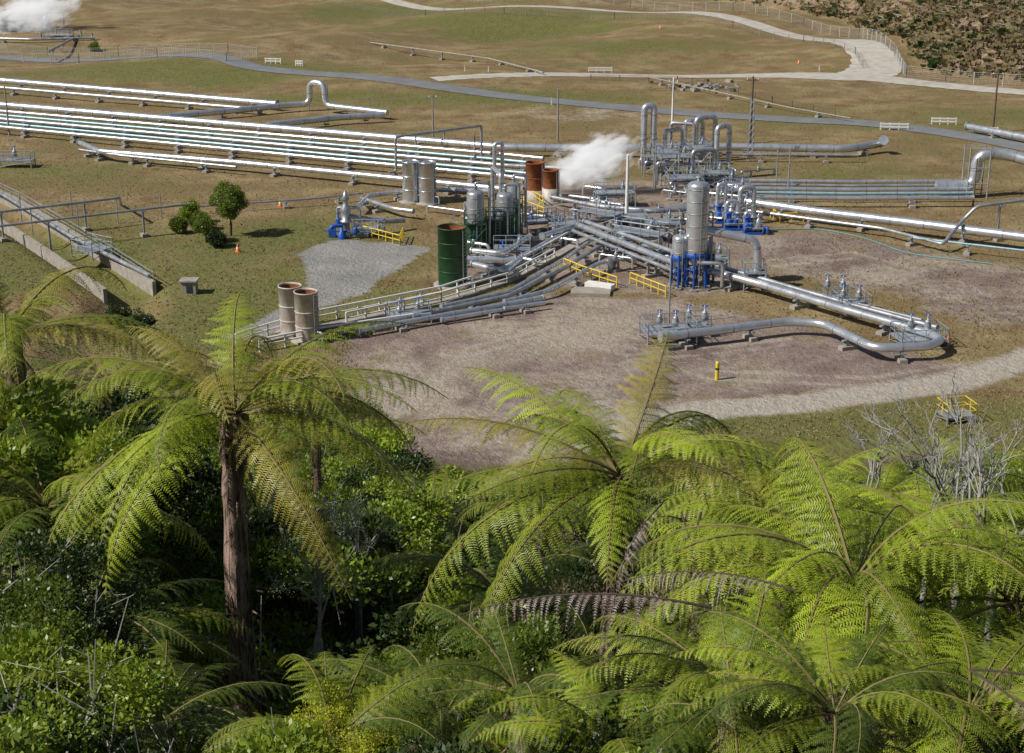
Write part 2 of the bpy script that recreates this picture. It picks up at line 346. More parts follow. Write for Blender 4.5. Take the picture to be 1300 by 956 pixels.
# ---- diagonal bundle with white rails
for path,r,k in (([(455,420,.7),(560,401,.7),(690,378,.7)],.27,'silver'),([(470,412,.7),(560,394,.7),(645,376,.7),(716,340,.7),(768,308,1.2)],.24,'silver2'),([(560,406,.5),(694,384,.7),(640,392,.7)],.2,'silver'),
    ([(560,389,.7),(646,370,.7),(710,333,.7),(752,304,.9),(775,292,1.5)],.2,'silver'),([(640,383,.7),(700,368,.8),(760,334,1.2),(800,326,1.2)],.22,'silver'),([(600,335,1.),(640,345,1.),(665,325,1.),(700,305,1.),(740,285,1.)],.34,'silver'),
    ([(688,300,1.5),(735,285,1.5),(800,270,1.7),(880,262,1.7)],.34,'silver'),([(735,286,2.2),(800,312,2.2),(868,338,2.2)],.34,'silver'),([(728,293,1.8),(790,318,1.8),(858,345,1.8)],.2,'silver2'),([(742,281,2.6),(808,303,2.6),(870,325,2.6)],.24,'silver'),
    ([(760,262,1.8),(830,268,1.8),(905,262,1.8),(945,250,1.8)],.3,'silver2'),([(700,250,1.2),(760,262,1.2),(800,282,1.2),(850,300,1.2)],.25,'silver2'),([(460,252,1.1),(500,265,1.1),(525,268,1.1)],.28,'silver2'),([(455,262,1.1),(470,248,1.1),(540,240,1.1),(620,243,1.1)],.3,'silver'),
    ([(590,330,.8),(655,330,.8)],.42,'silver'),([(598,318,1.6),(640,322,1.6),(672,300,1.6)],.32,'silver'),([(0,287,3.2),(120,273,3.2),(240,259,3.2)],.14,'silver2'),([(-60,276,3.4),(60,262,3.4),(152,251,3.4),(153,259,.2)],.16,'silver2'),([(250,262,1.),(400,252,1.),(460,245,1.)],.12,'silver2')):
    pipeline(path,r,k,sup=6.,name='process_pipe',band=2.5)
b=B()
r1=[(300,440),(340,427),(400,410),(560,378),(640,352),(700,320),(745,294)]
r2=[(330,447),(395,434),(470,422),(525,414)]; r3=[(440,412),(560,386),(644,361),(704,329)]
for rr_ in (r1,r2,r3): b.rail([W(*p) for p in rr_],'white',1.2,.095,2.4)
b.make('white_guard_fence')
b=B(); C=[W(*p) for p in [(330,436),(400,419),(560,386),(642,359),(704,327),(748,301)]]
for i in range(len(C)-1):
    a,c=C[i],C[i+1]; L=np.linalg.norm(c-a); b.box((a+c)/2+[0,0,.12],(L,1.2,.3),'conc',math.atan2(c[1]-a[1],c[0]-a[0]))
b.make('concrete_pipe_plinth')
b=B()
for x,y in ((42,300),(100,292),(150,284),(205,276),(28,284),(92,275)):
    g=W(x,y); b.tube([g,g+[0,0,3.3]],.07,'galv',6)
b.make('pipe_bridge_posts')
# ---- pipe arches
def arch(x,y,dx,dy,h,r,k='silver',foot=1.2,name='vertical_pipe_loop'):
    b=B(); a=W(x,y); c=a+[dx,dy,0]; u=np.array([dx,dy,0.]); u/=np.linalg.norm(u)
    b.tube([a-u*foot+[0,0,r+.5],a+[0,0,r+.5],a+[0,0,h-r],c+[0,0,h-r],c+[0,0,r+.5],c+u*foot+[0,0,r+.5]],r,k,16,fillet=r*2.2,band=2.)
    for q in (a,c):
        b.box(q+[0,0,.25],(r*2.4,r*2.4,.5),'conc'); b.tube([q+[0,0,h*.45],q+[0,0,h*.45+.15]],r*1.3,'galv',16)
    b.make(name)
arch(816,214,1.4,.3,9.2,.46,foot=.6)
arch(843,212,2.6,2.,5.4,.3); arch(850,210,3.2,-1,6.3,.26,'silver2'); arch(868,205,2.6,1.,6.2,.38); arch(882,207,2.9,1.4,6.8,.38); arch(908,228,1.8,1,7.6,.36); arch(878,238,3.,1,5.2,.3,'silver2')
arch(503,224,11.5,9,5.6,.19,'silver2',name='slender_pipe_loop'); arch(528,196,4.,3,3.2,.12,'galv',name='slender_pipe_loop')
arch(628,250,1.,.4,7.2,.26); arch(636,300,-1.,4.,7.6,.28,'silver'); arch(938,285,1.7,.4,4.8,.3)
# ---- vessels
def ladder(b,c,r,h,ang,z0=0.):
    u=np.array([math.cos(ang),math.sin(ang),0]); v=np.array([-u[1],u[0],0]); o=np.asarray(c,float)+u*(r+.18)
    for s_ in (-.25,.25): b.tube([o+v*s_+[0,0,z0],o+v*s_+[0,0,h]],.035,'galv',5)
    z=z0+.3
    while z<h: b.tube([o-v*.25+[0,0,z],o+v*.25+[0,0,z]],.025,'galv',4); z+=.35
def vessel(name,x,y,r,h,z0,k='silver',legk='blue'):
    b=B(); c=W(x,y)
    b.lathe(c,[(r*.22,z0-.7),(r*.62,z0-.2),(r,z0+.9),(r,h-r*.45),(r*.93,h-r*.25),(r*.7,h-.1*r),(r*.3,h),(0,h+.02)],k,28)
    z=z0+1.
    while z<h-r*.6: b.lathe(c,[(r*1.0,z),(r*1.02,z+.02),(r*1.02,z+.1),(r,z+.12)],'band',28); z+=1.25
    b.lathe(c,[(r*.2,h-.05),(r*.2,h+.35),(r*.3,h+.35),(r*.3,h+.45),(0,h+.45)],'galv',12)
    for i in range(6):
        a=i*math.pi/3+.3; u=np.array([math.cos(a),math.sin(a),0])
        b.tube([c+u*r*1.18,c+u*r*.98+[0,0,z0+.9]],.12,legk,6); a2=a+math.pi/3; u2=np.array([math.cos(a2),math.sin(a2),0])
        b.tube([c+u*r*1.15+[0,0,.3],c+u2*r*1.02+[0,0,z0*.9]],.06,legk,5); b.tube([c+u*r*1.05+[0,0,z0*.7],c+u2*r*1.05+[0,0,z0*.7]],.07,legk,5)
        b.box(c+u*r*1.18+[0,0,.12],(.6,.6,.25),'conc')
    b.lathe(c,[(r*1.02,z0+.3),(r*1.06,z0+.35),(r*1.06,z0+.7),(r*1.0,z0+.75)],legk,24)
    ladder(b,c,r,h,-1.2); return b,c
b,c=vessel('v',882,366,1.12,11.2,3.1)
b.tube([c+[.9,0,6.1],c+[3.9,-.3,5.6],c+[5.9,-.6,5.2],c+[6.2,-.7,3.6],c+[6.2,-.7,1.3],c+[7.4,-1.,1.3]],.44,'silver',16,fillet=1.3,band=1.6)
b.tube([c+[-.9,0,4.2],c+[-2.2,.4,4.2],c+[-2.2,.4,1.6]],.36,'silver',14,fillet=.8)
b.platform(c+[5.9,-.7,0],2.2,2.0,2.0); b.tube([c+[.0,-1.1,3.],c+[2.6,-1.4,3.],c+[2.6,-1.4,.6]],.2,'silver2',10)
b.tube([c+[.9,.2,8.],c+[1.6,.2,8.],c+[1.6,.2,3.]],.1,'galv',8)
b.make('steam_separator_vessel')
b,c=vessel('v',862,365,.85,5.6,2.7); b.make('steam_separator_vessel')
b,c=vessel('v',899,361,.5,4.6,2.5); b.make('steam_separator_vessel')
for x,y,r,h in ((604,322,.95,7.2),(628,318,.8,3.8),(641,312,.95,6.2),(652,300,.8,6.4)):
    b,c=vessel('v',x,y,r,h,1.6,'silver2','green')
    b.lathe(c,[(r*1.02,1.6),(r*1.05,2.0),(r*1.05,3.4),(r*1.01,3.5)],'green',24)
    b.lathe(c,[(r*1.18,.1),(r*1.18,1.5),(r*1.0,1.9)],'green',16)
    b.tube([c+[0,0,h+.3],c+[0,0,h+.8],c+[r+.6,.3,h+.8],c+[r+.6,.3,1.]],.16,'silver2',10); b.platform(c,r*2.6,r*2.6,3.6,'green',railk='green')
    b.make('cyclone_separator')
def tank(name,x,y,r,h,k,topk='rust',ribs=(),ped=0.):
    b=B(); c=W(x,y); t_=.07
    if ped: b.lathe(c,[(r*1.1,0),(r*1.1,ped),(0,ped)],'tank',28)
    b.lathe(c+[0,0,ped],[(r,0),(r,h),(r+.06,h+.02),(r+.06,h+.12),(r-t_,h+.12),(r-t_,h-.05)],k,36)
    b.lathe(c+[0,0,ped],[(r-t_,h-.05),(r-t_,h-.8),(0,h-.8)],topk,36)
    for z in ribs: b.lathe(c+[0,0,ped],[(r,z),(r+.05,z+.02),(r+.05,z+.1),(r,z+.12)],k,36)
    b.lathe(c,[(r+.5,.0),(r+.5,.16),(r,.16)],'conc',28); ladder(b,c,r,h+ped,-.7); b.tube([c+[r*.8,-r*.6,1.],c+[r*1.4,-r*.9,1.],c+[r*1.4,-r*.9,.1]],.12,'galv',8); return b.make(name)
tank('green_tank',575,362,1.5,6.1,'green','rust',(1.6,3.1,4.6))
tank('open_top_tank',371,424,1.08,4.6,'tank','rust',(1.4,2.8)); tank('open_top_tank',391,432,1.08,4.6,'tank','rust',(1.4,2.8))
tank('silver_tank',522,256,1.08,5.1,'silver','silver2',(1.6,3.3)); tank('silver_tank',543,258,1.08,5.2,'silver','silver2',(1.6,3.3))
tank('rusty_tank',679,252,1.2,3.4,'rust','rust',(1.5,),1.2); tank('rusty_tank',699,256,1.0,2.2,'rust','rust',(),1.8)
# ---- pump skids
def skid(x,y,w,d,k='blue',tall=3.):
    b=B(); c=W(x,y); b.box(c+[0,0,.14],(w,d,.28),k)
    for i in range(3):
        q=c+[-w*.32+i*w*.32,random.uniform(-.2,.2)*d,0]
        b.lathe(q,[(.0,.3),(.5,.34),(.5,1.1),(.3,1.3),(.3,1.9),(.45,1.95),(.45,2.05),(0,2.05)],(k,'silver2','galv')[i],14)
    b.tube([c+[-w*.4,d*.1,.9],c+[-w*.4,d*.1,tall],c+[0,d*.2,tall],c+[0,d*.2,.8]],.24,'silver',12,fillet=.6)
    b.lathe(c+[w*.28,-d*.2,0],[(0,.4),(.3,.4),(.42,1.),(.3,1.7),(.12,1.9),(.12,tall*.9),(.2,tall*.92),(0,tall)],'silver',12)
    b.tube([c+[w*.2,-d*.3,.8],c+[w*.6,-d*.3,.8],c+[w*.75,-d*.5,.8],c+[w*.75,-d*.5,.2]],.18,k,10); b.tube([c+[-w*.5,-d*.35,.7],c+[w*.5,-d*.35,.7]],.16,'silver2',10)
    b.valve(c+[-.3,-d*.3,0],.9,k,.7); b.rail([c+[-w/2,-d/2,.3],c+[w/2,-d/2,.3]],'galv')
    b.make('pump_skid')
skid(936,290,3.4,2.6,'blue',3.2); skid(920,282,2.4,2.,'blue',4.6); skid(955,296,2.2,1.8,'blue',2.4)
b=B(); c=W(440,300)
b.lathe(c+[0,0,0],[(.5,0),(.4,.6),(.4,1.6),(.7,1.7),(.7,1.9),(.45,2),(.6,2.9),(.6,3.4),(.3,3.8),(.3,4.3),(.5,4.4),(.25,4.9),(.1,5.4),(0,5.4)],'silver2',14)
b.tube([c+[.4,0,2.4],c+[2,0.4,2.],c+[4.8,1.6,1.4],c+[6.5,3.,1.2]],.3,'silver2',12); b.tube([c+[-.4,0,1.3],c+[-1.8,-.4,1.3],c+[-1.8,-.4,.1]],.22,'blue',10)
b.tube([c+[.3,0,3.4],c+[1.6,.2,3.4],c+[1.6,.2,1.2]],.18,'silver2',10); b.tube([c+[-.3,0,3.4],c+[-1.,.2,3.4],c+[-1.,.2,1.2]],.14,'galv',10)
b.box(c+[-1.6,-.3,.5],(.8,.9,.9),'blue'); b.box(c+[1.6,-.4,.3],(2.,.8,.5),'conc'); b.platform(c+[2.6,-.3,0],3.6,1.4,1.1,'galv',rz=-.1); b.valve(c+[-.9,.2,0],1.6,'blue',.9); b.valve(c+[1.2,-1.2,0],.9,'blue',.7); b.valve(c+[3.8,-.8,0],1.,'galv',.8)
b.tube([c+[-2.6,-.4,.8],c+[3,-1.4,.8]],.1,'blue',8); b.lathe(c+[-.4,-1.2,0],[(.5,0),(.5,.7),(.2,.9),(.2,1.3),(0,1.3)],'blue',12)
b.make('geothermal_wellhead')
# ---- yellow safety rails
b=B()
for pl in ([(655,262),(690,276),(690,284)],[(716,342),(740,352),(783,366)],[(800,360),(845,378)],[(978,276),(990,284),(1020,282)],[(455,298),(508,312),(512,302)],[(672,252),(690,262)]):
    b.rail([W(*p) for p in pl],'yellow',1.2,.07,1.3)
g=W(1213,533); b.platform(g,2.4,2.,.5,'galv',railk='yellow',rz=.2)
b.make('yellow_safety_railing')
for i,(x,y,w,d,z,rz) in enumerate(((858,232,5,3,3.6,.2),(868,248,4.5,3,2.4,.1),(845,240,3,3,5.0,0),(812,326,6,2.2,2.9,-.6),(762,300,5,2.,2.9,-.6),(720,300,4,2,1.6,.4),(905,242,4,2.4,2.4,0),(840,305,4,3,2.2,0),(780,262,5,2,1.8,.1),(688,292,5,1.8,1.2,.5),(520,408,4,1.8,.8,.2),(905,350,3,2,2.,0),(650,330,4,2,1.4,0),(935,262,3,2,2.2,0),(884,226,3,2.4,4.2,.2),(830,222,3,2,2.6,.1))):
    b=B(); g=W(x,y); b.platform(g,w,d,z,rz=rz); b.valve(g+[w*.2,0,0],z+.7,'galv',.6); b.valve(g+[-w*.25,.2,0],z*.4+.5,'blue' if i%3==0 else 'galv',.8)
    b.tube([g+[-w*.4,0,.6],g+[-w*.4,0,z*.7],g+[w*.4,.3,z*.7],g+[w*.4,.3,.5]],.2,'silver',10,fillet=.4)
    b.make('steel_access_platform')
for i in range(54):
    x=random.choice([random.uniform(700,900),random.uniform(590,700),random.uniform(840,950)]); y=random.uniform(255,345) if x<850 else random.uniform(225,300)
    if 590<x<700: y=random.uniform(270,345)
    b=B(); g=W(x,y); th_=random.choice([.35,.35,1.9,-.5,2.6]); u=np.array([math.cos(th_),math.sin(th_),0]); L=random.uniform(2,6); r=random.uniform(.08,.22); z=random.uniform(.6,2.)
    k=random.choice(['silver','silver','silver2','galv','silver2']); 
    b.tube([g+[0,0,.1],g+[0,0,z],g+u*L+[0,0,z],g+u*L+[0,0,random.uniform(.1,1.)+z*random.choice([0,1])]],r,k,10,band=1.5)
    if random.random()<.6: b.valve(g+u*L*.5,z,'galv',random.uniform(.5,.8))
    b.box(g+u*L*.3+[0,0,z*.5-.1],(.25,.25,z),'galv'); b.box(g+[0,0,.12],(1.,1.,.24),'conc'); b.make('process_pipework')
b=B(); g=W(800,300); b.box(g+[0,0,1.1],(3.8,2.6,2.2),'galv',.1); b.box(g+[0,0,2.32],(4.3,3.1,.16),'roof',.1); b.box(g+[-.8,-1.42,1.],(.9,.06,1.9),'dark',.1); b.box(g+[.9,-1.28,1.4],(.9,.06,.6),'dark',.1); b.make('control_hut')
b=B(); g=W(750,372); b.box(g+[0,0,.15],(4.,2.4,.3),'conc',-.1); b.box(g+[1,1.6,.3],(3,1.,.6),'white',-.5); b.make('concrete_pad')
b=B(); g=W(241,372); b.box(g+[0,0,.65],(1.5,1.3,1.3),'conc'); b.box(g+[0,0,1.38],(1.8,1.6,.14),'conc'); b.box(g+[0.1,-.67,.6],(.6,.04,.8),'dark'); b.make('concrete_valve_box')
b=B()
for off in (-2.6,2.6):
    C=[G(*p) for p in [(-60,232),(0,262),(90,318),(165,368)]]
    for i in range(len(C)-1):
        a,c=C[i],C[i+1]; u=(c-a)/np.linalg.norm(c-a); v=np.array([-u[1],u[0],0]); L=np.linalg.norm(c-a)
        b.box((a+c)/2+v*off+[0,0,-.45],(L,.4,1.9),'conc',math.atan2(u[1],u[0]))
        if off>0: b.rail([a+v*off+[0,0,.5],c+v*off+[0,0,.5]],'galv',1.,.04,3)
b.tube([G(-60,215,.8),G(0,245,.8),G(90,300,.8),G(190,350,.8)],.24,'silver2',10,band=3)
b.make('concrete_drainage_channel')
b=B(); g=W(20,212); b.platform(g,5,2,1.,'galv'); b.valve(g,1.8,'galv',.9); b.make('channel_gate_platform')
b=B(); g=W(118,325); b.platform(g,3.4,3,.9,'galv',rz=-.6); b.make('channel_footbridge')
# ---- poles
def pole(x,y,h,r=.12,k='polegrey',arm=0,name='utility_pole'):
    b=B(); g=W(x,y); g[2]=th(g[0],g[1]); b.tube([g,g+[0,0,h]],[r*1.25,r*.8],k,10)
    if arm: b.box(g+[0,0,h-.5],(arm,.12,.14),k); 
    for s_ in ((-.45,.45) if arm else ()): b.lathe(g+[arm*s_,0,h-.43],[(.05,0),(.09,.08),(.06,.2),(0,.26)],'white',8)
    b.lathe(g+[0,0,h],[(r,0),(r*.6,.1),(0,.12)],k,8); b.make(name); return g+[0,0,h]
tops=[pole(12,172,7.5),pole(550,178,7,arm=1.2),pole(708,180,8),pole(853,168,8.4,.16,'white',arm=1.4),pole(952,182,10,.18,'wood',arm=1.8),pole(1260,168,9.5,.16,'wood',arm=1.6)]
pole(1000,248,6.2,.09,'galv'); pole(985,240,5.,.08,'galv'); pole(795,292,8.9,.2,'white',name='white_mast'); pole(849,412,6.6,.08,'galv',name='lightning_mast'); pole(603,210,5,.09); pole(1235,262,6.,.09,'wood')
b=B()
for i in range(len(tops)-1):
    a,c=tops[i],tops[i+1]; b.tube([a+(c-a)*t_-np.array([0,0,1.6*4*t_*(1-t_)+.3]) for t_ in np.linspace(0,1,12)],.02,'polegrey',4,fillet=.01)
b.make('overhead_wires')
b=B(); g=W(952,205)
for dx,dy in ((-.4,-.4),(.4,-.4),(.4,.4),(-.4,.4)): b.tube([g+[dx,dy,0],g+[dx*.5,dy*.5,9]],.05,'galv',5)
for i in range(9): b.tube([g+[-.4,-.4,i],g+[.4*(1-i/18),-.4,i+1]],.035,'galv',4); b.tube([g+[.4,.4,i],g+[-.4,.4,i+1]],.035,'galv',4)
b.make('lattice_mast')
# ---- small items
def guard(x,y,L=4.2,rz=0.,name='white_road_barrier'):
    b=B(); g=W(x,y); g[2]=th(g[0],g[1]); u=np.array([math.cos(rz),math.sin(rz),0])
    for q in (-.48,-.16,.16,.48): b.box(g+u*L*q+[0,0,.55],(.18,.16,1.15),'white',rz)
    for z in (.5,.98): b.box(g+[0,-.11,z],(L,.06,.24),'white',rz)
    b.make(name)
guard(347,84,3.4,-.2); guard(762,87,4.8); guard(1135,165,4.4,-.1); guard(1198,158,4.,-.1); guard(1252,170,3.4,-.3); guard(380,86,1.5,-.2)
def cone(x,y):
    b=B(); g=W(x,y); g[2]=th(g[0],g[1]); b.box(g+[0,0,.03],(.6,.6,.06),'orange'); b.lathe(g,[(.26,.06),(.17,.4),(.16,.4),(.12,.6),(.05,.95),(0,.96)],'orange',14); b.lathe(g,[(.178,.4),(.128,.6)],'white',14); b.make('traffic_cone')
for q in ((302,320),(1203,438),(1014,80),(838,40),(356,262)): cone(*q)
b=B(); g=W(910,482); b.tube([g,g+[0,0,1.5]],.17,'yellow',12); b.lathe(g+[0,0,1.5],[(.17,0),(.14,.1),(0,.16)],'yellow',12); b.lathe(g,[(.175,.9),(.175,1.1)],'dark',12); b.make('yellow_bollard')
for q in ((680,98),(620,96),(590,96),(1040,90),(700,133)):
    b=B(); g=W(*q); g[2]=th(g[0],g[1]); b.box(g+[0,0,.6],(.2,.1,1.2),'white'); b.box(g+[0,-.055,1.],(.14,.02,.12),'orange'); b.make('road_marker_post')
def fence(pix,h=1.9,step=3.2,name='chain_link_fence',k='galv',r=.05):
    b=B(); C=GP(pix)
    for i in range(len(C)-1):
        a,c=C[i],C[i+1]; L=np.linalg.norm(c-a); n=max(1,int(L/step)); pr=None
        for q in range(n+1):
            m=a+(c-a)*q/n; g=np.array([m[0],m[1],th(m[0],m[1])]); b.tube([g,g+[0,0,h]],r,k,5)
            if pr is not None:
                for z in np.linspace(.1,h-.05,7): b.tube([pr+[0,0,z],g+[0,0,z]],.013 if z<h-.1 else .03,k,3,cap=False)
                for u in np.linspace(0,1,8)[1:-1]: b.tube([pr+(g-pr)*u,pr+(g-pr)*u+[0,0,h]],.011,k,3,cap=False)
            pr=g
    b.make(name)
M['fencewhite']=paint('pale_fence_steel',(.62,.64,.64),.5,.1)
fence([(-40,68),(100,74),(200,76),(288,84),(327,80)],2.,3.2,k='fencewhite',r=.07); fence([(-40,60),(60,64),(150,66),(290,74),(327,78)],2.,3.2,k='fencewhite',r=.07)
fence([(420,2),(540,18),(640,22),(780,26),(930,40),(1020,56),(1085,76),(1095,88)],1.6,5,'farm_fence','polegrey',.08)
fence([(500,-6),(640,4),(800,9),(930,22),(1020,36),(1090,52),(1135,78),(1150,98),(1200,103),(1310,112)],2.3,4.2,k='fencewhite',r=.08)
fence([(750,100),(860,100),(980,130),(1060,148)],1.1,5,'farm_fence','wood',.08)
b=B()
for i in range(46):
    g=W(random.gauss(895,26),random.gauss(110,4)); s_=random.uniform(.25,.9); b.box(g+[0,0,s_*.3+th(g[0],g[1])],(s_*random.uniform(.7,2.4),s_,s_*.7),random.choice(['conc','conc','roof','wood']),random.uniform(0,3))
b.make('rubble_heap')
pipeline([(470,54,.8),(620,74,.8),(690,92,.8)],.14,'conc',name='water_pipe'); pipeline([(60,66,.9),(110,40,.9),(180,38,.9)],.25,'silver2',name='water_pipe'); pipeline([(-30,48,.9),(40,50,.9),(120,48,.9)],.3,'silver2',name='water_pipe')
pipeline([(820,97,.8),(1000,136,.8),(1080,150,.8)],.1,'conc',name='water_pipe')
b=B(); g=W(28,42); b.box(g+[0,0,1.6],(5,4,3.2),'dark'); b.box(g+[0,0,3.3],(5.6,4.6,.25),'roof'); b.lathe(g+[6,0,0],[(1,0),(1,3.4),(.6,4.),(0,4.1)],'silver2',16); b.lathe(g+[-5,3,0],[(1.2,0),(1.2,2.4),(0,2.6)],'dark',16); b.tube([g+[6,0,4],g+[6,0,5],g+[10,0,5],g+[10,0,0]],.3,'silver2'); b.make('wellhead_shed')
b=B(); g=W(75,52)
for i in range(5): b.tube([g+[i*3-4,2*math.sin(i),0],g+[i*3-4,2*math.sin(i),2.+.5*(i%2)]],.25,'silver2',8)
b.platform(g,6,3,1.4); b.make('background_wellhead')
# ---------------------------------------------------------------- foliage materials
def leafmat(name,c1,c2,c3,trans=.45,scale=2.5,rough=.45,dk=.45):
    t=NT(name); oi=t.n('ShaderNodeObjectInfo'); n1=t.noise(scale,1)
    c=t.mix(t.ramp(n1,.38,.62),c1,c2); g=t.n('ShaderNodeNewGeometry')
    c=t.mix(t.math('MULTIPLY',t.ramp(g.outputs['Random Per Island'],.45,1.),.8),c,c3)
    c=t.mix(t.math('MULTIPLY',oi.outputs['Random'],dk),c,tuple(x*.42 for x in c1))
    d=t.n('ShaderNodeBsdfPrincipled'); t.l(c,d.inputs['Base Color']); d.inputs['Roughness'].default_value=rough; d.inputs['Specular IOR Level'].default_value=.35
    tr=t.n('ShaderNodeBsdfTranslucent'); t.l(t.mix(.5,c,(.40,.46,.03)) if trans>.2 else c,tr.inputs['Color'])
    mx=t.n('ShaderNodeMixShader'); mx.inputs[0].default_value=trans; t.l(d.outputs[0],mx.inputs[1]); t.l(tr.outputs[0],mx.inputs[2]); t.l(mx.outputs[0],t.out.inputs[0]); return t.m
L_={}
L_['lime']=leafmat('fern_lime',(.33,.45,.03),(.42,.52,.035),(.54,.58,.07),.33,dk=.5)
L_['mid']=leafmat('fern_green',(.20,.29,.028),(.31,.37,.035),(.46,.45,.07),.3,dk=.55)
L_['gold']=leafmat('fern_golden',(.30,.29,.04),(.40,.34,.06),(.48,.38,.10),.28,dk=.5)
L_['deep']=leafmat('fern_dark',(.07,.12,.02),(.11,.17,.025),(.19,.22,.035),.25)
L_['dead']=leafmat('fern_dead',(.22,.14,.08),(.34,.24,.15),(.38,.30,.22),.15)
L_['grey']=leafmat('fern_grey_dead',(.22,.17,.16),(.34,.27,.25),(.42,.35,.33),.1)
S_={}
S_['a']=leafmat('leaf_bright',(.18,.28,.025),(.29,.39,.03),(.46,.52,.10),.28,1.2,.36,dk=.6)
S_['b']=leafmat('leaf_mid',(.08,.135,.02),(.14,.21,.03),(.28,.33,.07),.25,1.2,.36,dk=.6)
S_['c']=leafmat('leaf_dark',(.022,.045,.012),(.045,.08,.018),(.11,.14,.04),.2,1.2,.4)
S_['d']=leafmat('leaf_olive',(.13,.12,.04),(.20,.16,.07),(.27,.22,.12),.2,1.2,.5)
S_['e']=leafmat('leaf_yellow',(.38,.42,.02),(.50,.52,.02),(.58,.58,.05),.35,1.2,.5)
S_['g']=leafmat('leaf_grey_lichen',(.13,.20,.06),(.21,.28,.11),(.38,.42,.28),.1,1.2,.6)
M['rachis']=paint('fern_rachis',(.22,.18,.06),.7,0,.3,5); M['lichen']=paint('lichen_bark',(.44,.43,.38),.9,0,.45,6); M['bark']=paint('bark',(.10,.075,.05),.9,0,.4,5)
t=NT('fern_trunk'); mp=t.n('ShaderNodeMapping'); mp.inputs['Scale'].default_value=(14,14,1.2); t.l(t.coord(),mp.inputs[0]); nn=t.noise(1.5,5,.7,mp.outputs[0])
cc=t.mix(t.ramp(nn,.40,.58),(.05,.03,.022),(.42,.29,.23)); bs=t.n('ShaderNodeBsdfPrincipled'); bs.inputs['Roughness'].default_value=.95; t.l(cc,bs.inputs['Base Color']); t.l(t.bump(nn,1.,.06),bs.inputs['Normal']); t.l(bs.outputs[0],t.out.inputs[0]); M['trunk']=t.m
# ---------------------------------------------------------------- fern fronds
def frond(L,e0,e1,wmax,npin=26,npn=19,curl=.5,seed=0,gap=0.,wf=.32,irr=1.,pk=.054):
    r=random.Random(seed); n=60; ts=np.linspace(0,1,n); an=e0+(e1-e0)*ts**1.25; dx=np.cos(an)*L/n; dz=np.sin(an)*L/n
    px=np.concatenate([[0],np.cumsum(dx)]); pz=np.concatenate([[0],np.cumsum(dz)]); sway=r.uniform(-.3,.3)
    def pos(t_): i=t_*n; return np.array([np.interp(i,range(n+1),px),sway*t_*t_*L*.3,np.interp(i,range(n+1),pz)])
    V=[]
    for i in range(npin):
        t_=.13+.86*(i/npin)**.95; p=pos(t_); a=e0+(e1-e0)*t_**1.25; T=np.array([math.cos(a),0,math.sin(a)]); N=np.array([-math.sin(a),0,math.cos(a)])
        pl=wmax*(min(1,.40+t_*1.9))*max(.05,(1-t_**2.4))**.8
        for s_ in (-1,1):
            if r.random()<gap: continue
            fa=math.radians(r.uniform(6,22)*irr+26*t_+(irr-1)*r.uniform(-25,25)); d=np.array([0,s_,0])*math.cos(fa)+T*math.sin(fa); plx=pl*r.uniform(.86,1.08); e=np.cross(N,d); dr=curl*r.uniform(.4,1.5); lift=r.uniform(-.15,.22)
            m=max(5,int(npn*(plx/wmax)**.7)); sp_=plx/m
            for j in range(m):
                u=(j+.5)/m; q=p+d*plx*u*(1-.15*dr*u)+N*(lift*u-dr*u*u)*plx; dd=d-N*(2*dr*u)*.9; dd/=np.linalg.norm(dd)
                ln=min(pk,plx*.14)*(1-u**1.7)**.8*r.uniform(.85,1.1)+.006; w=sp_*wf
                for k_ in (-1,1):
                    tip=q+e*k_*ln+dd*ln*.4-N*ln*r.uniform(-.1,.35)
                    V+= [q-dd*w,q+dd*w,tip+dd*w*.4,tip-dd*w*.3]
            q1=p+d*plx*.95*(1-.12*dr)+N*(lift*.95-dr*.88)*plx; q2=p+d*plx*.5*(1-.08*dr)+N*(lift*.5-dr*.25)*plx; V+=[p-T*.005,p+T*.005,q2+T*.004,q2-T*.004,q2-T*.004,q2+T*.004,q1+T*.002,q1-T*.002]
    R=[pos(t_) for t_ in np.linspace(0,1,14)]; return np.array(V),R
rd=math.radians
FR=[frond(2.9,rd(55),rd(-35),.50,28,seed=1),frond(3.1,rd(38),rd(-42),.52,29,seed=2),frond(2.8,rd(20),rd(-55),.50,27,seed=3),
    frond(2.6,rd(62),rd(-20),.46,26,seed=4),frond(3.2,rd(12),rd(-74),.48,30,seed=5,curl=.7),frond(2.6,rd(-35),rd(-88),.3,curl=1.1,seed=6,gap=.3,irr=1.6),
    frond(3.2,rd(12),rd(-25),.30,30,16,1.9,seed=7,gap=.12,irr=1.5,pk=.034),frond(3.0,rd(26),rd(-26),.54,28,seed=8),frond(2.9,rd(48),rd(-60),.5,28,seed=9,curl=.65)]
FC={}
def frondmesh(v,mk):
    if (v,mk) not in FC:
        V,R=FR[v]; b=B(); b.tube(R,[.022,.014,.006],'rachis',5,fillet=.01); nV=len(V)
        VV=np.concatenate(b.v+[V]); fs=b.f+[[b.n+i*4+j for j in range(4)] for i in range(nV//4)]
        me=bpy.data.meshes.new('frond'); me.from_pydata(VV.tolist(),[],fs); me.materials.append(M['rachis'] if mk not in('grey','dead') else M['bark']); me.materials.append(L_[mk])
        me.polygons.foreach_set('material_index',[0]*len(b.f)+[1]*(nV//4)); me.update(); FC[(v,mk)]=me
    return FC[(v,mk)]
def addfrond(par,loc,v,mk,az,pitch=0.,s=1.,roll=0.,name='frond'):
    o=bpy.data.objects.new(name,frondmesh(v,mk)); link(o); o.parent=par; o.matrix_local=Matrix.Translation([float(c) for c in loc])@Matrix.Rotation(az,4,'Z')@Matrix.Rotation(-pitch,4,'Y')@Matrix.Rotation(roll,4,'X')@Matrix.Scale(s,4); return o
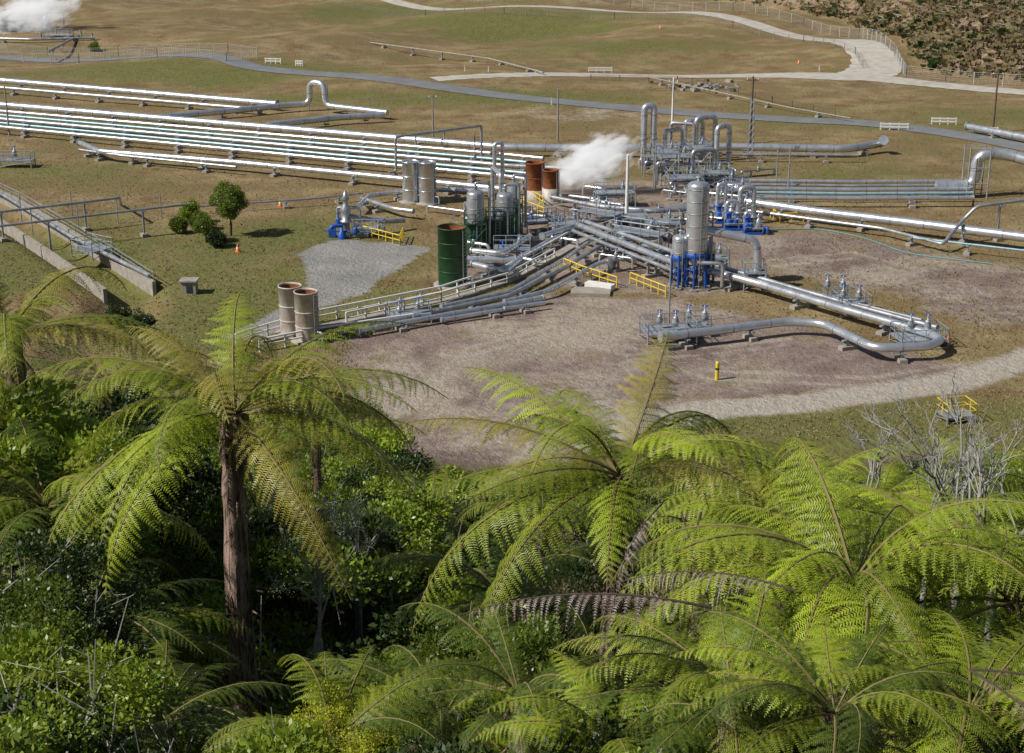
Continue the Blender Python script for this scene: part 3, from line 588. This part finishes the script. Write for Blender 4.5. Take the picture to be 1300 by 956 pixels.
def treefern(px,py,d,n=20,mks=('mid','lime'),s=1.,seed=0,tr=.15,dead=3,special=(),up_=.6):
    r=random.Random(seed); top=AT(px,py,d); gz=th(top[0],d)-.5; base=np.array([top[0],d,gz]); par=empty('tree_fern',base); h=top[2]-gz
    b=B(); nz=max(8,int(h*5)); ang=np.linspace(0,2*math.pi,16,endpoint=False); vs=[]
    lx,ly=r.uniform(-.15,.15),r.uniform(-.1,.1)
    for i in range(nz+1):
        z=h*i/nz; rad=tr*(1.35-.55*i/nz+(.25 if i>nz-4 else 0))
        rr_=rad*(1+.16*np.sin(ang*5+z*.7)+np.array([r.uniform(-.1,.1) for _ in ang]))
        vs.append(np.stack([rr_*np.cos(ang)+lx*math.sin(z/h*3.1),rr_*np.sin(ang)+ly*math.sin(z/h*3),np.full(16,z)],1))
    b.add(np.concatenate(vs),[(i*16+j,i*16+(j+1)%16,(i+1)*16+(j+1)%16,(i+1)*16+j) for i in range(nz) for j in range(16)],'trunk',True)
    for i in range(70):
        z=h*r.uniform(.1,1.0)**.6; a=r.uniform(0,6.3); u=np.array([math.cos(a),math.sin(a),0]); p=u*tr*.9+np.array([0,0,z]); b.tube([p,p+u*.1+[0,0,r.uniform(-.35,.1)]],[.02,.006],'trunk',4)
    b.make('trunk',par)
    for i in range(n):
        az=2*math.pi*i/n*2.0+r.uniform(-.35,.35)+ (math.pi/n if i>=n/2 else 0); up=i>=n*up_
        v=r.choice([0,3,8]) if up else r.choice([1,2,4,7,8]); addfrond(par,(0,0,h-.05),v,r.choice(mks),az,r.uniform(-.2,.15),s*r.uniform(.78,1.1),r.uniform(-.35,.35))
    for (v,mk,az,pi_,sc_) in special: addfrond(par,(0,0,h-.05),v,mk,math.radians(az),math.radians(pi_),sc_)
    for i in range(dead): addfrond(par,(0,0,h-.2),5,r.choice(['dead','grey']),r.uniform(0,6.3),r.uniform(-.2,.2),s*r.uniform(.5,.75),name='dead_frond')
    return par
treefern(297,522,19.5,22,('mid','mid','lime','gold'),1.05,1,.17,2,special=((4,'mid',215,-5,1.15),(4,'lime',235,-10,1.05),(1,'mid',0,0,1.),(2,'mid',-15,-5,1.),(1,'mid',165,0,1.1)))
treefern(10,425,23,17,('mid','gold','mid'),1.05,2,.14,1)
treefern(788,600,17.5,21,('mid','mid','gold','lime'),.98,3,.13,5,special=((7,'gold',180,10,.95),(4,'mid',200,-5,1.08),(4,'mid',225,-5,1.0)))
treefern(1085,735,14.2,24,('lime','lime','mid'),.98,4,.13,3,up_=.8)
treefern(1290,760,15,22,('lime','lime','mid'),1.0,5,.13,2,up_=.8)
treefern(1000,665,22,20,('lime','lime','mid'),1.0,6,.13,2,up_=.8)
treefern(1180,690,24,22,('lime','lime','mid'),1.05,7,.13,2,up_=.8)
treefern(640,760,21,17,('mid','deep'),.9,8,.12,2)
treefern(110,800,18,16,('deep','mid','deep'),.9,9,.12,2)
treefern(200,915,14.5,14,('deep','deep','mid'),.7,30,.12,2)
treefern(560,910,15,14,('mid','deep','lime'),.7,10,.1,2)
treefern(420,940,13.5,14,('mid','deep'),.62,31,.1,1)
treefern(930,880,12,18,('lime','mid','deep'),.66,11,.1,3)
treefern(1120,630,36,18,('mid','lime'),1.,12,.12,1,up_=.8)
treefern(690,660,34,16,('mid','deep'),1.,13,.12,2)
treefern(150,520,28,16,('mid','deep'),1.,14,.12,1)
treefern(60,640,20,16,('mid','deep'),.9,32,.12,1)
treefern(1230,900,11.5,18,('lime','mid','mid'),.7,15,.1,3,up_=.75)
treefern(780,950,12,14,('mid','deep','lime'),.6,16,.1,2)
treefern(900,660,40,16,('deep','mid'),1.,17,.12,1)
treefern(480,740,31,16,('deep','mid'),1.05,18,.12,2)
treefern(400,560,40,16,('mid','deep'),1.05,33,.12,1)
treefern(560,660,42,15,('mid','deep'),1.05,34,.12,1)
treefern(1060,900,11,16,('lime','mid','deep'),.6,20,.1,1)
treefern(960,760,17,18,('mid','lime'),.85,21,.1,4)
treefern(660,880,14,13,('mid','deep'),.62,22,.1,2)
treefern(1240,600,44,15,('mid','lime'),1.05,35,.12,1)
p=AT(905,772,11.8); e=empty('dead_fern_frond',p); addfrond(e,(0,0,0),6,'grey',rd(182),rd(2),.7)
p=AT(1010,750,11.5); e=empty('dead_fern_frond',p); addfrond(e,(0,0,0),6,'grey',rd(158),rd(-4),.5,.3)
p=AT(1230,850,10.5); e=empty('dead_fern_frond',p); addfrond(e,(0,0,0),5,'dead',rd(-60),rd(30),.5,.2); addfrond(e,(0,0,0),5,'dead',rd(-20),rd(40),.5,.2)
p=AT(865,650,15); e=empty('dead_fern_frond',p); addfrond(e,(0,0,0),5,'grey',rd(-80),rd(-10),.5,.2); addfrond(e,(.2,0,0),5,'dead',rd(-120),rd(-5),.55,.2); addfrond(e,(-.2,0,.1),5,'grey',rd(-150),rd(5),.5,.2)
# ---------------------------------------------------------------- shrubs
def leafcloud(C,Nn,size,r_):
    n=len(C); a=r_.normal(size=(n,3))*.8+Nn; a/=np.linalg.norm(a,axis=1)[:,None]; q=r_.normal(size=(n,3)); b_=np.cross(a,q); b_/=np.linalg.norm(b_,axis=1)[:,None]
    L=size*r_.uniform(.6,1.3,(n,1)); Wd=L*.3
    return np.stack([C,C+a*L*.45+b_*Wd,C+a*L,C+a*L*.45-b_*Wd],1).reshape(-1,3)
def shrubmesh(seed,size,nl,mat,lobes=26,R=1.9,Hh=3.4):
    r_=np.random.default_rng(seed); CC=[];NN=[]; b=B(); cs=[]
    for i in range(lobes):
        a=r_.uniform(0,6.28); q=math.sqrt(r_.uniform(0,1)); zz=r_.uniform(.15,1); rad=R*q*math.sqrt(max(.1,1-(zz-.35)**2*1.6)); c=np.array([rad*math.cos(a),rad*math.sin(a),zz*(Hh-.5)]); cs.append(c)
        lr=r_.uniform(.18,.55); n=int(nl*lr*lr/.2); d=r_.normal(size=(n,3)); d/=np.linalg.norm(d,axis=1)[:,None]; d[:,2]=np.where(d[:,2]<-.4,-d[:,2],d[:,2])
        rr_=lr*r_.uniform(.5,1.3,(n,1)); CC.append(c+d*rr_*np.array([1.15,1.15,.8])); NN.append(d*.9+np.array([0,0,.35]))
    V=leafcloud(np.concatenate(CC),np.concatenate(NN),size,r_)
    b.tube([(0,0,-6),(.1,0,-2),(0,.1,.6)],[.13,.1,.06],'bark',7,fillet=.1)
    lk='lichen' if seed%2 else 'bark'
    for c in cs[::2]:
        b.tube([(0,0,-.8+c[2]*.3),c*np.array([.5,.5,.75]),c],[.05,.03,.012],lk,5,fillet=.3)
        if lk=='lichen':
            for _ in range(5): e_=c+r_.normal(size=3)*.35+np.array([0,0,.3]); b.tube([c,e_],[.014,.006],lk,4)
    VV=np.concatenate(b.v+[V]); me=bpy.data.meshes.new('shrub'); nq=len(V)//4
    me.from_pydata(VV.tolist(),[],b.f+(b.n+np.arange(nq*4).reshape(-1,4)).tolist()); me.materials.append(M[lk]); me.materials.append(mat)
    me.polygons.foreach_set('material_index',[0]*len(b.f)+[1]*nq); me.update(); return me
SH={'a':[shrubmesh(1,.09,560,S_['a'],34),shrubmesh(2,.12,430,S_['a'],34)],'b':[shrubmesh(3,.085,600,S_['b'],34),shrubmesh(4,.12,400,S_['b'],34)],'c':[shrubmesh(5,.10,480,S_['c']),shrubmesh(6,.12,400,S_['c'])],'d':[shrubmesh(7,.07,560,S_['d'])],'e':[shrubmesh(8,.08,420,S_['e'],12,1.3,2.)],'g':[shrubmesh(9,.05,360,S_['g'],22,1.6,2.8)]}
mass=empty('hillside_bush_foliage',(0,50,0))
def shrub(x,d,ztop,k,s,par=None):
    o=bpy.data.objects.new('bush',random.choice(SH[k])); link(o); o.parent=mass; o.location=(x,d-50,ztop-3.2*s); o.rotation_euler=(0,0,random.uniform(0,6.28)); o.scale=(s*random.uniform(.9,1.2),s*random.uniform(.9,1.2),s); return o
SKX=[-200,0,100,200,330,390,480,510,700,850,950,1050,1200,1300,1500]; SKY=[470,480,485,510,520,478,520,592,602,600,590,600,590,570,560]
cnt=0
for d0 in np.concatenate([np.arange(8,20,1.1),np.arange(20,30,1.5),np.arange(30,60,2.3),np.arange(60,108,3.)]):
    hw=d0*.36+3; n=int(2*hw/(1.7 if d0<20 else 2.4))
    for i in range(n):
        x=-hw+2*hw*(i+random.random())/n; d=d0+random.uniform(-.7,.7); px=650+FP*x/(d*1.06)
        sky=np.interp(px,SKX,SKY); nearlim=np.interp(d,[8,12,18,28,45,70],[1040,910,770,660,600,0])
        if px<480: nearlim=np.interp(d,[8,12,18,28,45,70],[1040,890,720,610,540,0])
        if px<170: nearlim=np.interp(d,[8,12,18,21,28,70],[1040,860,640,500,490,0])
        if (abs(px-297)<150 or abs(px-795)<120) and d<19.5: nearlim=max(nearlim,940)
        yt=max(sky,nearlim)+abs(random.gauss(0,40))+8; z=AT(px,yt,d)[2]; g=th(x,d)
        s=random.uniform(.4,.75) if d<20 else (random.uniform(.6,1.1) if d<45 else random.uniform(.9,1.45))
        if z-g<.7:
            if d>85: continue
            z=g+.7
        z=min(z,g+8)
        if px<520: k=random.choice('aaabbgcc' if random.random()<.2 else 'aabbcc')
        elif px<900: k=random.choice('bcbgcdac')
        else: k=random.choice('abbcdac')
        if 350<px<490 and d>60: k=random.choice('dcb')
        shrub(x,d,z,k,s); cnt+=1
print('shrubs',cnt)
for px,py,d in ((430,815,14),(385,845,13),(335,880,14),(465,850,15),(400,870,12)): 
    q=AT(px,py,d); shrub(q[0],d,q[2],'e',.3)
for px,py,d in ((400,640,20),(345,600,26),(450,620,24),(1230,560,22)): 
    q=AT(px,py,d); shrub(q[0],d,q[2],'g',.4)
# lichen branches
def twigs(px,py,d,h,seed,n=5,dep=4,name='lichen_covered_shrub'):
    r=random.Random(seed); b=B(); top=AT(px,py,d); base=np.array([top[0],d,top[2]-h])
    def grow(p,u,L,rad,dep):
        q=p+u*L; m=(p+q)/2+np.array([r.uniform(-.14,.14)*L for _ in range(3)]); b.tube([p,m,q],[rad,rad*.8,rad*.6],'lichen',5,fillet=L*.2,cap=False)
        if dep==0:
            return
        for _ in range(r.choice([2,3,3])):
            v=u+np.array([r.uniform(-.8,.8),r.uniform(-.8,.8),r.uniform(-.2,.45)]); v/=np.linalg.norm(v); grow(p+u*L*r.uniform(.35,1),v,L*r.uniform(.42,.66),rad*.62,dep-1)
    g=th(base[0],base[1]); b.tube([(base[0],d,min(g,base[2])-.3),base],[.07,.05],'lichen',6)
    for i in range(n):
        u=np.array([r.uniform(-.5,.5),r.uniform(-.4,.4),1.]); u/=np.linalg.norm(u); grow(base,u,h*.5,.022,dep)
    b.make(name)
twigs(1245,450,19,2.8,1,5); twigs(1195,520,21,2.,2,3,4); twigs(1290,490,17,2.6,3,4); twigs(890,545,30,2.2,6,3,3); twigs(1110,510,26,2.,10,3,4); twigs(380,560,24,1.8,21,3,3); twigs(450,600,24,1.8,22,3,3)
# ---------------------------------------------------------------- small trees in the plant
def tree(px,py,h,seed,mat,R=1.6,name='small_tree',lo=.3,nl=24):
    r_=np.random.default_rng(seed); g=W(px,py); g[2]=th(g[0],g[1]); par=empty(name,g); b=B()
    b.tube([(0,0,-.2),(.1,0,h*.25),(0,.1,h*.6)],[.16,.13,.06],'bark',8,fillet=.2); CC=[];NN=[]
    for i in range(nl):
        d=r_.normal(size=3); d/=np.linalg.norm(d); cz=(1+lo)/2; c=np.array([0,0,cz*h])+d*np.array([R,R,h*(1-lo)/2])*r_.uniform(.5,.82)
        b.tube([(0,0,h*.25+c[2]*.15),c*.6+np.array([0,0,h*.15]),c],[.06,.04,.015],'bark',5,fillet=.2)
        n=300; d=r_.normal(size=(n,3)); d/=np.linalg.norm(d,axis=1)[:,None]; CC.append(c+d*r_.uniform(.35,.6)*r_.uniform(.5,1.15,(n,1))); NN.append(d)
    b.make('trunk',par); o=bpy.data.objects.new('leaves',quads('leaves',leafcloud(np.concatenate(CC),np.concatenate(NN),.17,r_),mat)); link(o); o.parent=par
tree(293,300,6.6,1,S_['b'],2.3,lo=.28,nl=50); tree(241,284,3.0,2,S_['a'],1.2,'bush',.1); tree(262,308,3.4,3,S_['b'],1.3,'bush',.1); tree(252,292,2.2,4,S_['b'],1.1,'bush',.1); tree(276,314,2,5,S_['c'],1.,'bush',.1); tree(150,395,2.2,6,S_['c'],1.6,'bush',.1); tree(175,405,2.0,9,S_['c'],1.6,'bush',.1); tree(120,60,1.8,7,S_['b'],1.4,'bush',.1); tree(228,296,1.8,11,S_['b'],1.,'bush',.1)
# ---------------------------------------------------------------- grass tufts
def scatter(name,n,fy0,fy1,size,mat,cond,w=.5,xr=(-20,1320)):
    px=rng.uniform(xr[0],xr[1],n); u=rng.uniform(0,1,n); py=fy0+(fy1-fy0)*u**.7
    P=np.array([G(a,b_) for a,b_ in zip(px,py)]); X_,Y_=P[:,0],P[:,1]; k=cond(X_,Y_); P=P[k]; X_,Y_=P[:,0],P[:,1]; P[:,2]=terr(X_,Y_)
    V=[]
    for q in range(4):
        a=rng.uniform(0,6.28,len(P)); s=size*rng.uniform(.4,1.5,len(P)); dx=np.cos(a)*s*w;dy=np.sin(a)*s*w; ox,oy=rng.normal(0,size*.5,(2,len(P)))
        z=P[:,2]-.05; Q=np.stack([np.stack([X_+ox-dx*.3,Y_+oy-dy*.3,z],1),np.stack([X_+ox+dx*.3,Y_+oy+dy*.3,z],1),np.stack([X_+ox+dx,Y_+oy+dy,z+s],1),np.stack([X_+ox-dx*.6,Y_+oy-dy*.6,z+s*.8],1)],1); V.append(Q.reshape(-1,3))
    link(bpy.data.objects.new(name,quads(name,np.concatenate(V),mat)))
R1=GP(R1p); R2=GP(R2p)
straw=leafmat('straw',(.33,.26,.13),(.42,.34,.18),(.28,.27,.10),.15,.3,.9); gtuft=leafmat('green_grass',(.15,.17,.04),(.22,.23,.07),(.28,.26,.1),.15,.3,.9)
off=lambda x,y:(pld(x,y,R1)>4)&(pld(x,y,R2)>6)&(psd(x,y,yard)<1)&(psd(x,y,pad)<0)&(psd(x,y,core)<0)&(pld(x,y,track)>3)
scatter('dry_grass_tufts',26000,60,560,.14,straw,off)
scatter('green_grass_tufts',8000,180,580,.13,gtuft,lambda x,y:off(x,y)&(np.sin(x*.2)+np.sin(y*.13+x*.05)>.3))
hs=leafmat('hill_scrub',(.18,.135,.07),(.28,.21,.13),(.34,.27,.18),.1,.3,.9)
scatter('hill_scrub',7000,-10,104,.6,hs,lambda x,y:psd(x,y,HILL)>1,1.,(820,1340))
scatter('hill_scrub',3400,-10,104,.75,S_['d'],lambda x,y:psd(x,y,HILL)>0,1.,(820,1340))
scatter('hill_scrub',1500,-10,104,.9,S_['c'],lambda x,y:(psd(x,y,HILL)>1)&(np.sin(x*.25)+np.sin(y*.2)>-.2),1.,(820,1340))
b=B()
for i in range(420):
    g=G(random.uniform(900,1330),random.uniform(-5,100))
    if float(psd(np.array([g[0]]),np.array([g[1]]),HILL)[0])<3: continue
    g=np.array([g[0],g[1],th(g[0],g[1])+.3]); a=random.uniform(0,3.1); L=random.uniform(.6,3); u=np.array([math.cos(a),math.sin(a),.1])*L; b.tube([g,g+u],[.16,.08],random.choice(['conc','wood','polegrey','conc']),6)
b.make('felled_logs')
# ---------------------------------------------------------------- steam
def steam(px,py,zc,size,dens,rot,seed):
    t=NT('steam_%d'%seed); co=t.coord(); ln=t.n('ShaderNodeVectorMath'); ln.operation='LENGTH'; t.l(co,ln.inputs[0])
    mp=t.n('ShaderNodeMapping'); mp.inputs['Location'].default_value=(seed,seed*2,0); t.l(co,mp.inputs[0]); n1=t.noise(2.5,3,.62,mp.outputs[0])
    f=t.math('SUBTRACT',t.math('MULTIPLY_ADD',n1,2.8,c=-.62),ln.outputs['Value'])
    f=t.math('MULTIPLY',f,dens,False); f=t.math('MAXIMUM',f,0.)
    v=t.n('ShaderNodeVolumePrincipled'); v.inputs['Color'].default_value=(.98,.98,.98,1); v.inputs['Anisotropy'].default_value=0.; t.l(f,v.inputs['Density'])
    t.l(t.math('MULTIPLY',f,.36),v.inputs['Emission Strength']); v.inputs['Emission Color'].default_value=(1,1,1,1); t.l(v.outputs[0],t.out.inputs['Volume'])  # added glow whitens the steam, standing in for multiply scattered light
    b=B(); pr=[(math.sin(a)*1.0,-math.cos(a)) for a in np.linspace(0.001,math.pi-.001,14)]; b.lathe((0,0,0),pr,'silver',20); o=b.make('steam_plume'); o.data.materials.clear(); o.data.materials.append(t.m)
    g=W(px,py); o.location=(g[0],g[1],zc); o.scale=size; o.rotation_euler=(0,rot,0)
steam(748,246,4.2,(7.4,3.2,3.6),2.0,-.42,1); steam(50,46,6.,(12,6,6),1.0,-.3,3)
# ---------------------------------------------------------------- light and camera
sd=Vector((-.80,-.30,.80)).normalized(); el=math.asin(sd.z); az=math.atan2(sd.x,sd.y)
su=bpy.data.lights.new('sun','SUN'); su.energy=5.0; su.angle=math.radians(.5); su.color=(1,.955,.88); so=bpy.data.objects.new('sun',su); link(so); so.rotation_euler=(-sd).to_track_quat('-Z','Y').to_euler()
w=bpy.data.worlds.new('World'); bpy.context.scene.world=w; w.use_nodes=True; nt=w.node_tree; bg=nt.nodes['Background']; sk=nt.nodes.new('ShaderNodeTexSky'); sk.sky_type='NISHITA'; sk.sun_disc=False; sk.sun_elevation=el; sk.sun_rotation=az; sk.air_density=1.; sk.dust_density=1.2
nt.links.new(sk.outputs[0],bg.inputs[0]); bg.inputs[1].default_value=.06
cm=bpy.data.cameras.new('camera'); cm.lens=36*FP/1300; cm.sensor_width=36; cm.clip_end=8000; cm.clip_start=.3; co_=bpy.data.objects.new('camera',cm); link(co_); co_.location=(0,0,H); co_.rotation_euler=(math.pi/2-PIT,0,0); bpy.context.scene.camera=co_
sn=bpy.context.scene; sn.view_settings.view_transform='Standard'; sn.view_settings.look='None'; sn.view_settings.exposure=0
